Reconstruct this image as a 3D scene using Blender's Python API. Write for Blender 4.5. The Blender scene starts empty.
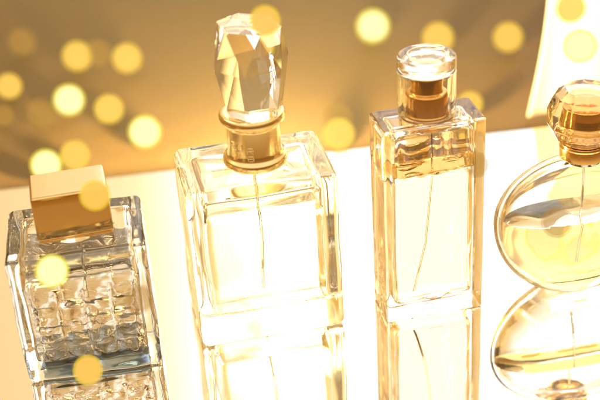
import bpy, bmesh, math, random
from math import sin, cos, pi, radians, sqrt
from mathutils import Vector, Matrix, noise
CM = 0.01
C = bpy.context.scene.collection
sc = bpy.context.scene
random.seed(4)

# ------------------------------------------------------------------ camera
cam_d = bpy.data.cameras.new('camera'); cam = bpy.data.objects.new('camera', cam_d); C.objects.link(cam)
cam_d.sensor_width = 36; cam_d.lens = 72; cam_d.clip_start = .01; cam_d.clip_end = 100
P, R = radians(30), radians(3.8)
cam.matrix_world = Matrix.Translation((0, 0, .31)) @ Matrix.Rotation(pi/2-P, 4, 'X') @ Matrix.Rotation(-R, 4, 'Z')
cam_d.dof.use_dof = True; cam_d.dof.focus_distance = .505; cam_d.dof.aperture_fstop = 7.0
sc.camera = cam

# ------------------------------------------------------------------ materials
def mat(name):
    m = bpy.data.materials.new(name); m.use_nodes = True
    nt = m.node_tree; return m, nt, nt.nodes['Principled BSDF'], nt.nodes['Material Output']

def noise_bump(nt, b, scale, strength, dist=.001, detail=3):
    tc = nt.nodes.new('ShaderNodeTexCoord'); n = nt.nodes.new('ShaderNodeTexNoise'); bu = nt.nodes.new('ShaderNodeBump')
    n.inputs['Scale'].default_value = scale; n.inputs['Detail'].default_value = detail
    bu.inputs['Strength'].default_value = strength; bu.inputs['Distance'].default_value = dist
    nt.links.new(tc.outputs['Object'], n.inputs['Vector']); nt.links.new(n.outputs['Fac'], bu.inputs['Height'])
    nt.links.new(bu.outputs['Normal'], b.inputs['Normal'])
    return n

def glass(name, col, ior=1.5, rough=0., bump=0., bscale=60):
    m, nt, b, o = mat(name)
    b.inputs['Base Color'].default_value = (*col, 1); b.inputs['Transmission Weight'].default_value = 1
    b.inputs['Roughness'].default_value = rough; b.inputs['IOR'].default_value = ior
    if bump: noise_bump(nt, b, bscale, bump, .0006, 2)
    return m

def metal(name, col, rough=.15, bump=0.):
    m, nt, b, o = mat(name)
    b.inputs['Base Color'].default_value = (*col, 1); b.inputs['Metallic'].default_value = 1
    b.inputs['Roughness'].default_value = rough
    if bump: noise_bump(nt, b, 300, bump, .0003)
    return m

def plain(name, col, rough=.5, trans=0., bump=0., bscale=200):
    m, nt, b, o = mat(name)
    b.inputs['Base Color'].default_value = (*col, 1); b.inputs['Roughness'].default_value = rough
    b.inputs['Transmission Weight'].default_value = trans
    if bump: noise_bump(nt, b, bscale, bump)
    return m

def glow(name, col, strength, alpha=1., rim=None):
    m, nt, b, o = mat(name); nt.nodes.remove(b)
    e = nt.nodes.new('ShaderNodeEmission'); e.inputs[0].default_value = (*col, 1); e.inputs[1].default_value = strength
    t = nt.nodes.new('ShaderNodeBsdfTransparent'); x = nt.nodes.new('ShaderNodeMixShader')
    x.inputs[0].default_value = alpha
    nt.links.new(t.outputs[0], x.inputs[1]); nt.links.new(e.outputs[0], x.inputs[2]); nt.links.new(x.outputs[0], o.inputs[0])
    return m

M = {}
M['glass_quilt'] = glass('clear_quilted_glass', (1, .985, .95), 1.5, 0, .25, 90)
M['glass_warm'] = glass('clear_pale_yellow_glass', (1, .985, .93), 1.48, 0, .15, 60)
M['glass_thick'] = glass('clear_thick_glass', (1, .98, .94), 1.5, 0, .12, 50)
M['glass_round'] = glass('clear_round_glass', (1, .985, .95), 1.5, 0, .3, 45)
M['crystal'] = glass('cut_crystal', (1, .98, .95), 1.53)
M['cap_glass'] = glass('clear_cap_glass', (1, .985, .955), 1.49)
M['liq_amber'] = glass('pale_grey_gold_perfume', (.74, .68, .60), 1.36)
M['liq_cream'] = glass('cream_gold_perfume', (1., .995, .95), 1.36)
M['liq_peach'] = glass('pale_peach_perfume', (1., .90, .74), 1.36)
M['refl_amber'] = glass('amber_reflection', (.80, .54, .20), 1.36)
M['liq_gold'] = glass('pale_gold_perfume', (1., .985, .94), 1.36)
M['gold'] = metal('polished_gold', (.90, .60, .24), .12, .05)
M['gold_soft'] = metal('satin_gold', (.95, .76, .42), .2, .05)
M['gold_deep'] = metal('deep_gold', (.74, .46, .16), .14, .05)
M['gold_mark'] = metal('pale_gold_marks', (1., .93, .7), .3)
M['pale'] = metal('pale_reflection_metal', (.97, .88, .70), .08, .1)
M['tube'] = glass('clear_plastic_tube', (1, .98, .92), 1.42)
M['pad'] = metal('blue_grey_metal', (.24, .32, .42), .12, .1)

# amber cap lacquer: polished gold under amber lacquer
m, nt, b, o = mat('amber_cap')
b.inputs['Base Color'].default_value = (.88, .60, .24, 1); b.inputs['Metallic'].default_value = 1
b.inputs['Roughness'].default_value = .1; b.inputs['Coat Weight'].default_value = .8; b.inputs['Coat Roughness'].default_value = .03
M['amber'] = m

# mirror
m, nt, b, o = mat('mirror_silver')
b.inputs['Base Color'].default_value = (.96, .95, .92, 1); b.inputs['Metallic'].default_value = 1; b.inputs['Roughness'].default_value = .012
M['mirror'] = m

# brown table cloth
m, nt, b, o = mat('brown_satin_cloth')
n = noise_bump(nt, b, 25, .35, .004, 5)
cr = nt.nodes.new('ShaderNodeValToRGB'); cr.color_ramp.elements[0].color = (.084, .046, .016, 1); cr.color_ramp.elements[1].color = (.118, .066, .023, 1)
n2 = nt.nodes.new('ShaderNodeTexNoise'); n2.inputs['Scale'].default_value = 6; n2.inputs['Detail'].default_value = 4
tc = nt.nodes.new('ShaderNodeTexCoord'); nt.links.new(tc.outputs['Object'], n2.inputs['Vector'])
nt.links.new(n2.outputs['Fac'], cr.inputs[0]); nt.links.new(cr.outputs[0], b.inputs['Base Color'])
b.inputs['Roughness'].default_value = .65; b.inputs['Specular IOR Level'].default_value = .1
M['cloth'] = m
m, nt, b, o = mat('cream_drape')
b.inputs['Base Color'].default_value = (.92, .84, .70, 1); b.inputs['Roughness'].default_value = .8
tr = nt.nodes.new('ShaderNodeBsdfTranslucent'); tr.inputs[0].default_value = (.96, .88, .72, 1)
ms = nt.nodes.new('ShaderNodeMixShader'); ms.inputs[0].default_value = .6
nt.links.new(b.outputs[0], ms.inputs[1]); nt.links.new(tr.outputs[0], ms.inputs[2]); nt.links.new(ms.outputs[0], o.inputs[0])
M['drape'] = m

# ------------------------------------------------------------------ helpers
def link(name, bm, m, parent=None, smooth=True, loc=(0, 0, 0), rz=0, label=None):
    me = bpy.data.meshes.new(name); bm.to_mesh(me); bm.free()
    if m: me.materials.append(m)
    for p in me.polygons: p.use_smooth = smooth
    o = bpy.data.objects.new(name, me); C.objects.link(o)
    if parent: o.parent = parent
    if label: o['label'] = label
    o.location = [c*CM for c in loc]; o.rotation_euler = (0, 0, rz)
    return o

def thing(name, label, cat, loc, rz=0, group=None):
    o = bpy.data.objects.new(name, None); C.objects.link(o); o.empty_display_size = .01
    o.location = [c*CM for c in loc]; o.rotation_euler = (0, 0, rz)
    o['label'] = label; o['category'] = cat
    if group: o['group'] = group
    return o

def axis_pts(h, r, n_in, n_arc):
    a = [h - r + r*math.tan(k/n_arc*pi/4) for k in range(n_arc+1)]
    inn = [(-1 + 2*k/n_in)*(h-r) for k in range(1, n_in)]
    return [-v for v in reversed(a)] + inn + a

def rbox(bm, w, d, h, r, z0=0, inv=False, n=14, disp=None, arc=4, cx=0, cy=0):
    """rounded box, base at z0; dense grid, disp(p, nrm) -> offset along the normal (cm)"""
    H = (w/2, d/2, h/2); ax = [axis_pts(H[i], r, n, arc) for i in range(3)]
    verts = {}
    def V(i, j, k):
        p = Vector((ax[0][i], ax[1][j], ax[2][k]))
        q = Vector([max(-(H[t]-r), min(H[t]-r, p[t])) for t in range(3)])
        dd = p - q
        nn = dd.normalized()
        s = q + nn*r
        if disp: s = s + nn*disp(s + Vector((0, 0, h/2+z0)), nn)
        key = (i, j, k)
        if key not in verts:
            verts[key] = bm.verts.new(((s.x+cx)*CM, (s.y+cy)*CM, (s.z+h/2+z0)*CM))
        return verts[key]
    L = [len(a)-1 for a in ax]
    def face(vs):
        if inv: vs = vs[::-1]
        try: bm.faces.new(vs)
        except ValueError: pass
    for i in range(L[0]):
        for j in range(L[1]):
            face([V(i, j, 0), V(i, j+1, 0), V(i+1, j+1, 0), V(i+1, j, 0)])
            face([V(i, j, L[2]), V(i+1, j, L[2]), V(i+1, j+1, L[2]), V(i, j+1, L[2])])
    for i in range(L[0]):
        for k in range(L[2]):
            face([V(i, 0, k), V(i+1, 0, k), V(i+1, 0, k+1), V(i, 0, k+1)])
            face([V(i, L[1], k), V(i, L[1], k+1), V(i+1, L[1], k+1), V(i+1, L[1], k)])
    for j in range(L[1]):
        for k in range(L[2]):
            face([V(0, j, k), V(0, j, k+1), V(0, j+1, k+1), V(0, j+1, k)])
            face([V(L[0], j, k), V(L[0], j+1, k), V(L[0], j+1, k+1), V(L[0], j, k+1)])

def lathe(bm, prof, seg=48, inv=False, cx=0, cy=0, closed=True):
    """prof: list of (r, z) bottom to top; r=0 ends close"""
    rings = []
    for r, z in prof:
        if r < 1e-6: rings.append([bm.verts.new((cx*CM, cy*CM, z*CM))])
        else: rings.append([bm.verts.new(((cx+r*cos(2*pi*k/seg))*CM, (cy+r*sin(2*pi*k/seg))*CM, z*CM)) for k in range(seg)])
    for a, b in zip(rings, rings[1:]):
        for k in range(seg):
            k2 = (k+1) % seg
            if len(a) == 1 and len(b) == 1: continue
            if len(a) == 1: f = [a[0], b[k2], b[k]]
            elif len(b) == 1: f = [a[k], a[k2], b[0]]
            else: f = [a[k], a[k2], b[k2], b[k]]
            bm.faces.new(f[::-1] if inv else f)

def soft(prof, r=.06, n=3):
    """round the corners of a lathe profile"""
    out = [prof[0]]
    for a, b, c in zip(prof, prof[1:], prof[2:]):
        a, b, c = Vector(a), Vector(b), Vector(c)
        la, lc = (a-b).length, (c-b).length
        rr = min(r, la*.45, lc*.45)
        p, q = b+(a-b).normalized()*rr, b+(c-b).normalized()*rr
        for k in range(n+1):
            t = k/n; out.append(tuple(p*(1-t)**2 + b*2*t*(1-t) + q*t*t))
    out.append(prof[-1]); return out

def tube(bm, pts, r, seg=8):
    pts = [Vector(p) for p in pts]; rings = []
    for i, p in enumerate(pts):
        d = (pts[min(i+1, len(pts)-1)] - pts[max(i-1, 0)]).normalized()
        a = d.orthogonal().normalized(); b = d.cross(a)
        rings.append([bm.verts.new((p + (a*cos(2*pi*k/seg)+b*sin(2*pi*k/seg))*r)*CM) for k in range(seg)])
    for a, b in zip(rings, rings[1:]):
        for k in range(seg): bm.faces.new([a[k], a[(k+1) % seg], b[(k+1) % seg], b[k]])
    bm.faces.new(rings[0][::-1]); bm.faces.new(rings[-1])

def wob(amp, sc_, seed, az=1.):
    s = Vector((seed*3.7, seed*1.3, seed*7.1))
    return lambda p, n: amp*noise.noise(Vector((p.x*sc_, p.y*sc_, p.z*sc_*az)) + s)

# ------------------------------------------------------------------ setting
def quad_slab(name, pts, z0, z1, m, bev=.05):
    bm = bmesh.new()
    lo = [bm.verts.new((x*CM, y*CM, z0*CM)) for x, y in pts]; hi = [bm.verts.new((x*CM, y*CM, z1*CM)) for x, y in pts]
    bm.faces.new(lo[::-1]); bm.faces.new(hi)
    for k in range(4): bm.faces.new([lo[k], lo[(k+1) % 4], hi[(k+1) % 4], hi[k]])
    bmesh.ops.bevel(bm, geom=bm.edges[:], offset=bev*CM, segments=2, affect='EDGES')
    return link(name, bm, m, None, False)
o = quad_slab('mirror_tabletop', [(-60, 10), (60, 10), (60, 64.8), (-60, 52.4)], -.5, 0, M['mirror'])
o['kind'] = 'structure'
bm = bmesh.new()
N = 80
g = [[bm.verts.new(((-250+500*i/N)*CM, (-60+460*j/N)*CM, (-.9+.35*noise.noise(Vector((i*.5, j*.5, 0))) if j > 21 else -.95)*CM)) for i in range(N+1)] for j in range(N+1)]
for j in range(N):
    for i in range(N): bm.faces.new([g[j][i], g[j][i+1], g[j+1][i+1], g[j+1][i]])
o = link('brown_cloth_surface', bm, M['cloth']); o['kind'] = 'structure'

# cream drape at the right, behind the mirror
bm = bmesh.new(); rows = []
for k in range(31):
    z = -.6 + 15.*k/30; row = []
    x0 = 13.7 + .10*z + .25*sin(z*.35)
    for i in range(81):
        t = i/80; x = x0 + 22*t
        y = 61.6 + x*.06 + .25*sin(t*30 + .15*z) + .3*sin(t*11+1+.1*z)
        row.append((x, y, z))
    rows.append(row)
f = [[bm.verts.new([c*CM for c in p]) for p in r] for r in rows]
bk = [[bm.verts.new((p[0]*CM, (p[1]+.15)*CM, p[2]*CM)) for p in r] for r in rows]
for k in range(30):
    for i in range(80):
        bm.faces.new([f[k][i], f[k][i+1], f[k+1][i+1], f[k+1][i]]); bm.faces.new([bk[k][i], bk[k+1][i], bk[k+1][i+1], bk[k][i+1]])
    bm.faces.new([f[k][0], f[k+1][0], bk[k+1][0], bk[k][0]]); bm.faces.new([f[k][80], bk[k][80], bk[k+1][80], f[k+1][80]])
for i in range(80):
    bm.faces.new([f[30][i], f[30][i+1], bk[30][i+1], bk[30][i]]); bm.faces.new([f[0][i], bk[0][i], bk[0][i+1], f[0][i+1]])
o = link('drape', bm, M['drape']); o['label'] = 'blurred cream drape hanging behind the round perfume bottle'; o['category'] = 'drape'

# ------------------------------------------------------------------ bottle 1: quilted square bottle with amber block cap
A = radians(8)
def corner(fx, fy, w, d, a): return (fx + cos(a)*w/2 - sin(a)*d/2, fy + sin(a)*w/2 + cos(a)*d/2, 0)
b1 = thing('perfume_bottle', 'square clear perfume bottle with quilted glass and amber block cap', 'perfume bottle', corner(-11.75, 39.75, 5.6, 4.5, A), A)
W, D, H = 5.6, 4.5, 5.95
def d1(p, n):
    v = .05*noise.noise(p*.8)
    if n.y < -.8 and abs(p.x) < 2.1 and .7 < p.z < 4.1:      # quilted relief on the front
        fz = min(1, (p.z-.7)/.25, (4.1-p.z)/.25, (2.1-abs(p.x))/.2)
        v -= fz*(.10*(1-(abs(sin(p.x*pi/1.05))*abs(sin((p.z-.7)*pi/.85)))**.5) + .07*noise.noise(Vector((p.x*2.6, 0, p.z*3.6))))
    return v
def quilt(p, n):
    v = .05*noise.noise(p*1.1+Vector((5, 2, 1)))
    if abs(n.y) > .8 and .4 < p.z < 4.3:
        fz = min(1, (p.z-.4)/.3, (4.3-p.z)/.3)
        v -= .36*fz*(1-(abs(sin(p.x*pi/1.12))*abs(sin((p.z-.5)*pi/.95)))**.5) - .28*fz*noise.noise(Vector((p.x*2.2, p.y, p.z*4.)))
    return v
bm = bmesh.new(); rbox(bm, W, D, H-.01, .28, .01, disp=d1, n=64)
rbox(bm, W-1.0, D-1.0, H-1.15, .3, .75, inv=True, disp=quilt, n=64)
lathe(bm, [(0, H-.12), (1.1, H-.12), (1.1, H+.1), (0, H+.1)], 32)
body = link('glass_body', bm, M['glass_quilt'], b1)
bm = bmesh.new(); rbox(bm, W-.98, D-.98, 3.95, .29, .74, disp=quilt, n=56)
link('perfume', bm, M['liq_amber'], b1)
bm = bmesh.new(); tube(bm, [(0.1, 0, 5.6), (.1, 0, 3), (.25, 0, .9)], .06); link('dip_tube', bm, M['tube'], b1)
bm = bmesh.new(); rbox(bm, W-1.1, D-1.1, .08, .03, .45, n=10, disp=wob(.03, 1.5, 4)); link('reflection_plate', bm, M['pad'], b1, label='added blue grey plate for the reflection in the glass base')  # added plate, its colour stands in for the grey reflection in the base
bm = bmesh.new(); rbox(bm, 3.05, 2.1, 2.0, .12, H+.12, n=6)
cap = link('cap', bm, M['amber'], b1, loc=(.02, .05, 0), rz=radians(3))
bm = bmesh.new(); rbox(bm, 2.98, 2.03, .12, .05, H+.02, n=4)
link('cap_rim', bm, M['gold'], cap)
bm = bmesh.new(); rbox(bm, 2.9, 1.95, .05, .02, H+2.105, n=4, disp=wob(.012, 1.2, 9)); link('cap_top', bm, M['pale'], cap, label='cap top paled for its bright reflection')  # bright reflection on the cap top put into a paler metal

# ------------------------------------------------------------------ bottle 2: big square bottle with crystal stopper
A = radians(10)
W, D, H = 6.3, 4.5, 7.6
b2 = thing('perfume_bottle', 'largest square glowing perfume bottle with tall faceted crystal stopper', 'perfume bottle', corner(-4.55, 41.35, W, D, A), A)
bm = bmesh.new(); rbox(bm, W, D, H, .38, 0, disp=wob(.06, .5, 2), n=18)
rbox(bm, W-1.3, D-1.3, H-1.95, .35, 1.3, inv=True, disp=wob(.08, .6, 3), n=18)
link('glass_body', bm, M['glass_warm'], b2)
bm = bmesh.new(); rbox(bm, W-1.28, D-1.28, 4.9, .34, 1.29, disp=wob(.08, .6, 3), n=18); link('perfume', bm, M['liq_cream'], b2)
bm = bmesh.new(); tube(bm, [(0, 0, 7.2), (0, 0, 4), (-.15, 0, 1.7)], .06); link('dip_tube', bm, M['tube'], b2)
bm = bmesh.new()
lathe(bm, soft([(0, H), (1.32, H), (1.36, H+.12), (1.34, H+.32), (1.17, H+.42), (1.12, H+.6), (1.12, H+1.75), (1.2, H+1.85), (1.36, H+1.98), (1.38, H+2.15), (1.3, H+2.28), (1.1, H+2.3), (.95, H+2.2), (0, H+2.2)], .06), 64, cx=.12)
col = link('collar', bm, M['gold_soft'], b2)
# small worn raised marks on the collar
bm = bmesh.new()
def strokes(a0, z0, s, segs):
    for (x1, y1, x2, y2) in segs:
        pts = []
        for k in range(5):
            t = k/4; a = a0 + (x1+(x2-x1)*t)*s/1.13; z = z0+(y1+(y2-y1)*t)*s
            pts.append((.12+1.135*sin(a), -1.135*cos(a), z))
        tube(bm, pts, .022, 6)
LET = {'S': [(1, 1, 0, 1), (0, 1, 0, .5), (0, .5, 1, .5), (1, .5, 1, 0), (1, 0, 0, 0)], 'U': [(0, 1, 0, 0), (0, 0, 1, 0), (1, 0, 1, 1)],
       'R': [(0, 0, 0, 1), (0, 1, 1, 1), (1, 1, 1, .5), (1, .5, 0, .5), (.3, .5, 1, 0)], 'B': [(0, 0, 0, 1), (0, 1, 1, 1), (1, 1, 1, 0), (1, 0, 0, 0), (0, .5, 1, .5)]}
strokes(-1.15, H+1.0, .26, LET['S']); strokes(-.85, H+.95, .26, LET['U']); strokes(-.42, H+.85, .24, LET['R']); strokes(-.4, H+.5, .22, LET['B'])
link('collar_marks', bm, M['gold_mark'], col)
# crystal stopper: tapered octagonal block with cut crown
bm = bmesh.new()
def poly_ring(r, z, n=8, rot=0., sx=1., jit=0., tilt=0.):
    return [bm.verts.new(((r*sx*cos(rot+2*pi*k/n)*(1+jit*sin(k*2.3)))*CM, (r*sin(rot+2*pi*k/n)*(1+jit*cos(k*1.7)))*CM, (z + tilt*cos(rot+2*pi*k/n))*CM)) for k in range(n)]
z0 = H+2.24
a6 = .16
poly_ring(1.15, z0, 6, a6); poly_ring(1.56, z0+2.15, 6, a6, 1.0, .03, .08); poly_ring(1.30, z0+3.75, 6, a6+pi/6, 1.04, .04, -.12)
bmesh.ops.translate(bm, verts=bm.verts, vec=(.3*CM, 0, 0))
bmesh.ops.convex_hull(bm, input=bm.verts)
bmesh.ops.dissolve_limit(bm, angle_limit=.01, verts=bm.verts, edges=bm.edges)
bmesh.ops.recalc_face_normals(bm, faces=bm.faces)
st = link('stopper', bm, M['crystal'], b2, False)

# ------------------------------------------------------------------ bottle 3: slim tall rectangular bottle
A = radians(11)
W, D, H = 4.35, 2.15, 9.3
b3 = thing('perfume_bottle', 'slim tall rectangular perfume bottle with round clear cap over gold sprayer', 'perfume bottle', corner(3.45, 42.4, W, D, A), A)
def dent(p, n):
    v = .02*noise.noise(p*.5)
    if n.y > .9: v += .03*sin(p.x*2.6)
    return v
bm = bmesh.new(); rbox(bm, W, D, H, .14, 0, disp=dent, n=44)
def wavy(p, n):
    v = .05*noise.noise(p*.9)
    if abs(n.y) > .8: v += .17*sin(p.x*3.1+1.0+.5*sin(p.z*.9)) + .05*sin(p.z*.9+p.x)
    return v
rbox(bm, W-.85, D-.75, H-1.1, .26, .75, inv=True, disp=wavy, n=30)
link('glass_body', bm, M['glass_thick'], b3)
bm = bmesh.new(); rbox(bm, W-.83, D-.73, 6.25, .25, .74, disp=wavy, n=30); link('perfume', bm, M['liq_peach'], b3)
bm = bmesh.new(); rbox(bm, W-.84, D-.74, .72, .1, 7.0, disp=wavy, n=24); link('surface_reflection', bm, M['refl_amber'], b3, label='amber reflection at the top of the liquid')  # added tinted layer, the liquid surface's reflection put into its colour
bm = bmesh.new(); tube(bm, [(.1, 0, 8.9), (.05, 0, 6.5), (-.25, 0, 3.4), (-.8, 0, 1.0)], .045); link('dip_tube', bm, M['tube'], b3)
bm = bmesh.new(); z = H
lathe(bm, soft([(0, z), (1.19, z), (1.19, z+2.65), (0, z+2.65)], .16, 5), 64)
lathe(bm, soft([(0, z+.1), (.98, z+.1), (.98, z+1.95), (.8, z+2.1), (0, z+2.12)], .1, 3), 64, inv=True)
cap = link('clear_cap', bm, M['cap_glass'], b3)
bm = bmesh.new()
lathe(bm, soft([(0, z+.06), (.93, z+.06), (.93, z+.2), (.86, z+.24), (.86, z+1.05), (.8, z+1.12), (.64, z+1.14), (.64, z+1.9), (0, z+1.92)], .05), 48)
link('gold_sprayer', bm, M['gold_deep'], b3)
# round embossed medallion with a worn script on the cap's top
bm = bmesh.new()
lathe(bm, soft([(.72, z+2.66), (.76, z+2.70), (.80, z+2.66)], .02), 48)
for row, y in enumerate((.18, -.12)):
    pts = [((-.42+.84*k/40)*(1 if row == 0 else .8), y+.09*sin(k*1.15+row)*(.6+.4*sin(k*.37)), z+2.67) for k in range(41)]
    tube(bm, pts, .018, 5)
link('cap_emblem', bm, M['gold_mark'], cap)

# ------------------------------------------------------------------ bottle 4: round flask
A = radians(10)
b4 = thing('perfume_bottle', 'round disc shaped perfume bottle with faceted ball cap and gold collar', 'perfume bottle', (12.1, 44.7, 0), A)
def disc(bm, rx, rz, zc, t, zmin, rzb, inv=False, n=64, rings=20, pw=3.2, fl=0.):
    for side in (-1, 1):
        prev = None
        for j in range(rings+1):
            r = sin(j/rings*pi/2); ring = []
            for k in range(n if j else 1):
                a = 2*pi*k/n; y = t*(max(0, 1-r**pw))**.5
                y += fl*sin(a*3+r*4)*(1-r)*r + (side > 0)*fl*.35*cos(7*a+2*r)*r*r*(1-r)*3
                z = max(zmin, zc+(rz if sin(a) > 0 else rzb)*r*sin(a))
                key = (k if j else 0)
                ring.append(bm.verts.new((rx*r*cos(a)*CM, side*y*CM, z*CM)))
            if prev:
                for k in range(n):
                    k2 = (k+1) % n
                    fa = [prev[0], ring[k], ring[k2]] if len(prev) == 1 else [prev[k], ring[k], ring[k2], prev[k2]]
                    if (side == 1) != inv: fa = fa[::-1]
                    bm.faces.new(fa)
            prev = ring
    bmesh.ops.remove_doubles(bm, verts=bm.verts, dist=1e-6)
bm = bmesh.new(); disc(bm, 3.85, 2.9, 3.65, 1.45, 0, 3.95, pw=3.5, fl=.1)
bm2 = bmesh.new(); disc(bm2, 3.4, 2.4, 3.65, 1.1, .75, 3.3, inv=True, fl=.1)
me = bpy.data.meshes.new('tmp'); bm2.to_mesh(me); bm2.free(); bm.from_mesh(me)
lathe(bm, [(0, 6.3), (.8, 6.3), (.8, 6.6), (0, 6.6)], 32)
link('glass_body', bm, M['glass_round'], b4)
bm = bmesh.new(); disc(bm, 3.41, 2.41, 3.65, 1.105, .74, 3.31, fl=.1)
geom = bm.verts[:]+bm.edges[:]+bm.faces[:]
res = bmesh.ops.bisect_plane(bm, geom=geom, plane_co=(0, 0, 3.9*CM), plane_no=(0, 0, 1), clear_outer=True)
eg = [e for e in res['geom_cut'] if isinstance(e, bmesh.types.BMEdge)]
bmesh.ops.holes_fill(bm, edges=eg); bmesh.ops.recalc_face_normals(bm, faces=bm.faces)
link('perfume', bm, M['liq_gold'], b4)
bm = bmesh.new(); tube(bm, [(.05, 0, 6.2), (.05, 0, 4), (-.2, 0, 1.5)], .05); link('dip_tube', bm, M['tube'], b4)
bm = bmesh.new(); lathe(bm, soft([(0, 6.5), (1.0, 6.5), (1.0, 7.0), (.93, 7.05), (.93, 7.15), (0, 7.15)], .05), 64); link('collar', bm, M['gold'], b4)
bm = bmesh.new(); bmesh.ops.create_uvsphere(bm, u_segments=12, v_segments=7, radius=1.62*CM)
for v in bm.verts: v.co.z *= .92
bmesh.ops.bisect_plane(bm, geom=bm.verts[:]+bm.edges[:]+bm.faces[:], plane_co=(0, 0, 1.2*CM), plane_no=(0, 0, 1), clear_outer=True)
bmesh.ops.bisect_plane(bm, geom=bm.verts[:]+bm.edges[:]+bm.faces[:], plane_co=(0, 0, -1.25*CM), plane_no=(0, 0, -1), clear_outer=True)
bmesh.ops.holes_fill(bm, edges=bm.edges); bmesh.ops.recalc_face_normals(bm, faces=bm.faces)
bmesh.ops.rotate(bm, verts=bm.verts, matrix=Matrix.Rotation(.2, 3, 'Z'))
bmesh.ops.translate(bm, verts=bm.verts, vec=(0, 0, 8.4*CM))
bc = link('ball_cap', bm, M['crystal'], b4, False)
bm = bmesh.new(); lathe(bm, soft([(0, 7.2), (.95, 7.2), (1.0, 7.6), (.85, 8.0), (.72, 8.1), (.7, 8.7), (0, 8.72)], .05), 32); link('gold_core', bm, M['gold_deep'], bc)

# ------------------------------------------------------------------ blurred light discs, built as added glowing balls
def sphere_bm(r):
    bm = bmesh.new(); bmesh.ops.create_uvsphere(bm, u_segments=32, v_segments=16, radius=r*CM); return bm
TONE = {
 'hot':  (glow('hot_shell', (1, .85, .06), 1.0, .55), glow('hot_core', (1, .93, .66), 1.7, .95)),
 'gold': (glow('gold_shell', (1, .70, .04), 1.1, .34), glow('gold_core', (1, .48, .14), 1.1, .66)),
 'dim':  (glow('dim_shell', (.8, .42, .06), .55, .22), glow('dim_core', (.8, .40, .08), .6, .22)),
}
f_, H_ = 1200., 31.
def ray(px, py):
    u, v = px-300, py-200
    ur, vr = u*cos(R)-v*sin(R), u*sin(R)+v*cos(R)
    return Vector((ur, f_*cos(P)-vr*sin(P), -f_*sin(P)-vr*cos(P)))
def spot(px, py, rpx, tone, label, y=None, cat='light', group='blurred round light spots'):
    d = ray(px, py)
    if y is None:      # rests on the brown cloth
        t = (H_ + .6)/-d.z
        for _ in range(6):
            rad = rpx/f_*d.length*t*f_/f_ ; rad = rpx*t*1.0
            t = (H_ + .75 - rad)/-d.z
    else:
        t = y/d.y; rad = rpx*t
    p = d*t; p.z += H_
    g = thing('light_disc', label, cat, p, 0, group)
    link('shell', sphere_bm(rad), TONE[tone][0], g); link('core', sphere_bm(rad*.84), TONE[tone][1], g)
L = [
 (77, 56, 15, 'gold', 'golden blurred light disc, upper left of the pair with a dim one'),
 (98, 53, 14, 'dim', 'dim amber blurred light disc between two golden ones at upper left'),
 (127, 58, 15, 'gold', 'golden blurred light disc right of the dim amber one, upper left'),
 (69, 100, 16, 'hot', 'bright yellow blurred light disc in the middle of the left cluster'),
 (109, 109, 15, 'gold', 'soft golden blurred light disc between the two brightest yellow ones'),
 (145, 132, 17, 'hot', 'brightest yellow-white blurred light disc, rightmost of the left cluster'),
 (41, 113, 15, 'dim', 'faint brown blurred light disc left of the bright yellow one'),
 (9, 86, 13, 'gold', 'orange blurred light disc cut by the left edge'),
 (3, 115, 11, 'dim', 'dim blurred light disc half out of the left edge, below an orange one'),
 (75, 155, 15, 'gold', 'golden blurred light disc behind the amber block cap, right of a brighter one'),
 (46, 165, 16, 'hot', 'bright yellow blurred light disc behind the left corner of the amber cap'),
 (22, 42, 14, 'dim', 'faintest brown blurred light disc in the upper left corner'),
 (373, 26, 17, 'hot', 'bright yellow blurred light disc above and left of the slim bottle'),
 (438, 38, 16, 'gold', 'golden blurred light disc behind the slim bottle round clear cap'),
 (508, 37, 15, 'gold', 'peach blurred light disc alone on brown cloth, upper right'),
 (337, 118, 16, 'dim', 'dim golden blurred light disc above another between the two middle bottles'),
 (339, 134, 16, 'gold', 'golden blurred light disc just right of the crystal bottle shoulder'),
 (470, 104, 13, 'gold', 'golden blurred light disc at the right shoulder of the slim bottle'),
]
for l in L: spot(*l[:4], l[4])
F = [  # overlaid light spots, added as glowing balls floating in the air
 (95, 195, 16, 'gold', 'golden overlaid light spot in front of the amber block cap', 38.5),
 (52, 271, 17, 'hot', 'bright yellow overlaid light spot in front of the quilted bottle shoulder', 36.5),
 (88, 370, 15, 'gold', 'golden overlaid light spot low in front of the quilted bottle', 36.5),
 (139, 299, 15, 'dim', 'faint golden overlaid light spot at the right side of the quilted bottle', 37.5),
 (265, 21, 16, 'gold', 'golden overlaid light spot in front of the crystal stopper top', 40),
 (477, 165, 13, 'dim', 'pale overlaid light spot at the right edge of the slim bottle', 41),
 (571, 8, 16, 'gold', 'golden blurred light disc at the top of the cream drape', 58),
 (580, 46, 17, 'hot', 'bright yellow-white blurred light disc in front of the cream drape', 58),
 (557, 222, 16, 'dim', 'pale yellow overlaid light spot in front of the round bottle', 41),
]
for px, py, r, t, lab, y in F: spot(px, py, r, t, lab, y)

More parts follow.
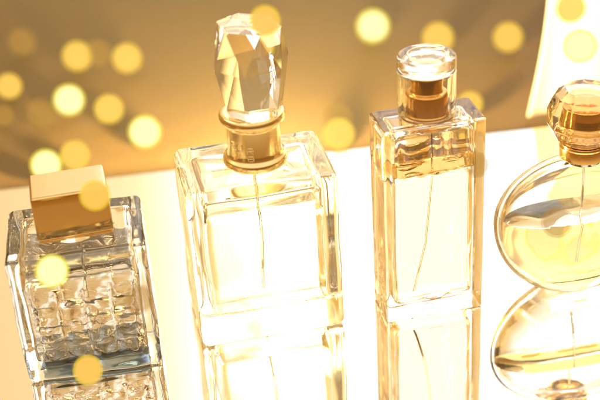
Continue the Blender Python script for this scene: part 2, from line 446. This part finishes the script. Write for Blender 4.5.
# ------------------------------------------------------------------ light
w = bpy.data.worlds.new('World'); sc.world = w; w.use_nodes = True
nt = w.node_tree; bg = nt.nodes['Background']
tc = nt.nodes.new('ShaderNodeTexCoord'); sx = nt.nodes.new('ShaderNodeSeparateXYZ'); nt.links.new(tc.outputs['Generated'], sx.inputs[0])
def ramp(src, stops):
    mr = nt.nodes.new('ShaderNodeMapRange'); mr.inputs[1].default_value = -1; mr.inputs[2].default_value = 1
    nt.links.new(src, mr.inputs[0]); r = nt.nodes.new('ShaderNodeValToRGB'); r.color_ramp.interpolation = 'EASE'
    nt.links.new(mr.outputs[0], r.inputs[0]); e = r.color_ramp.elements
    while len(e) < len(stops): e.new(.5)
    for k, (p, c) in enumerate(stops): e[k].position = (p+1)/2; e[k].color = (*c, 1)
    return r.outputs[0]
back = ramp(sx.outputs['X'], [(-.6, (.25, .11, .018)), (-.27, (.58, .39, .19)), (-.15, (.62, .47, .27)), (-.04, (1, 1, 1)), (.45, (1, 1, 1)), (.7, (.36, .17, .03))])
front = ramp(sx.outputs['Z'], [(-.2, (.11, .045, .008)), (.4, (.23, .10, .016)), (.7, (.64, .47, .24)), (1, (.72, .66, .56))])
fac = ramp(sx.outputs['Y'], [(.35, (0, 0, 0)), (.75, (1, 1, 1))])
mx = nt.nodes.new('ShaderNodeMix'); mx.data_type = 'RGBA'
nt.links.new(fac, mx.inputs[0]); nt.links.new(front, mx.inputs[6]); nt.links.new(back, mx.inputs[7])
nt.links.new(mx.outputs[2], bg.inputs[0]); bg.inputs[1].default_value = 1.75

def area(name, loc, target, size, energy, col):
    l = bpy.data.lights.new(name, 'AREA'); l.energy = energy; l.size = size*CM; l.color = col
    o = bpy.data.objects.new(name, l); C.objects.link(o); o.location = [c*CM for c in loc]
    o.rotation_euler = (Vector(target)-Vector(loc)).to_track_quat('-Z', 'Y').to_euler(); return o
area('key_lamp', (30, 130, 140), (0, 60, 0), 60, 4, (1, .92, .8))
area('cloth_fill_lamp', (-35, 75, 60), (-12, 78, 0), 20, 1.6, (1, .70, .32))  # added unseen lamp, warms the left of the brown cloth
dl = area('drape_fill_lamp', (27, 73, 24), (24, 62, 6), 12, .25, (1, .93, .8)); dl.data.spread = radians(50)  # added unseen lamp behind the drape to brighten it
l = bpy.data.lights.new('flare_lamp', 'POINT'); l.energy = 26; l.shadow_soft_size = .018; l.color = (1, .80, .36)  # added unseen lamp, its glow stands in for lens flare
o = bpy.data.objects.new('flare_lamp', l); C.objects.link(o); o.location = (-.013, .475, .045)

# added thin volume, veils the scene like lens flare round the lamp
bm = bmesh.new(); bmesh.ops.create_cube(bm, size=1)
for v in bm.verts: v.co = Vector((v.co.x*5.6, v.co.y*5.6+1.7, v.co.z*1.45-.335))
m = bpy.data.materials.new('flare_haze_volume'); m.use_nodes = True; nt = m.node_tree; nt.nodes.clear()
o = nt.nodes.new('ShaderNodeOutputMaterial'); v = nt.nodes.new('ShaderNodeVolumePrincipled')
v.inputs['Density'].default_value = .05; v.inputs['Color'].default_value = (1, .84, .52, 1); nt.links.new(v.outputs[0], o.inputs['Volume'])
o = link('flare_haze', bm, m, None, False); o['kind'] = 'stuff'

# ------------------------------------------------------------------ render
sc.view_settings.view_transform = 'Standard'; sc.view_settings.look = 'None'; sc.view_settings.exposure = 0; sc.view_settings.gamma = 1
sc.cycles.max_bounces = 28; sc.cycles.transmission_bounces = 24; sc.cycles.glossy_bounces = 12; sc.cycles.transparent_max_bounces = 24
sc.cycles.use_denoising = True; sc.cycles.caustics_reflective = False; sc.cycles.caustics_refractive = True; sc.cycles.blur_glossy = .3
sc.cycles.sample_clamp_indirect = 6
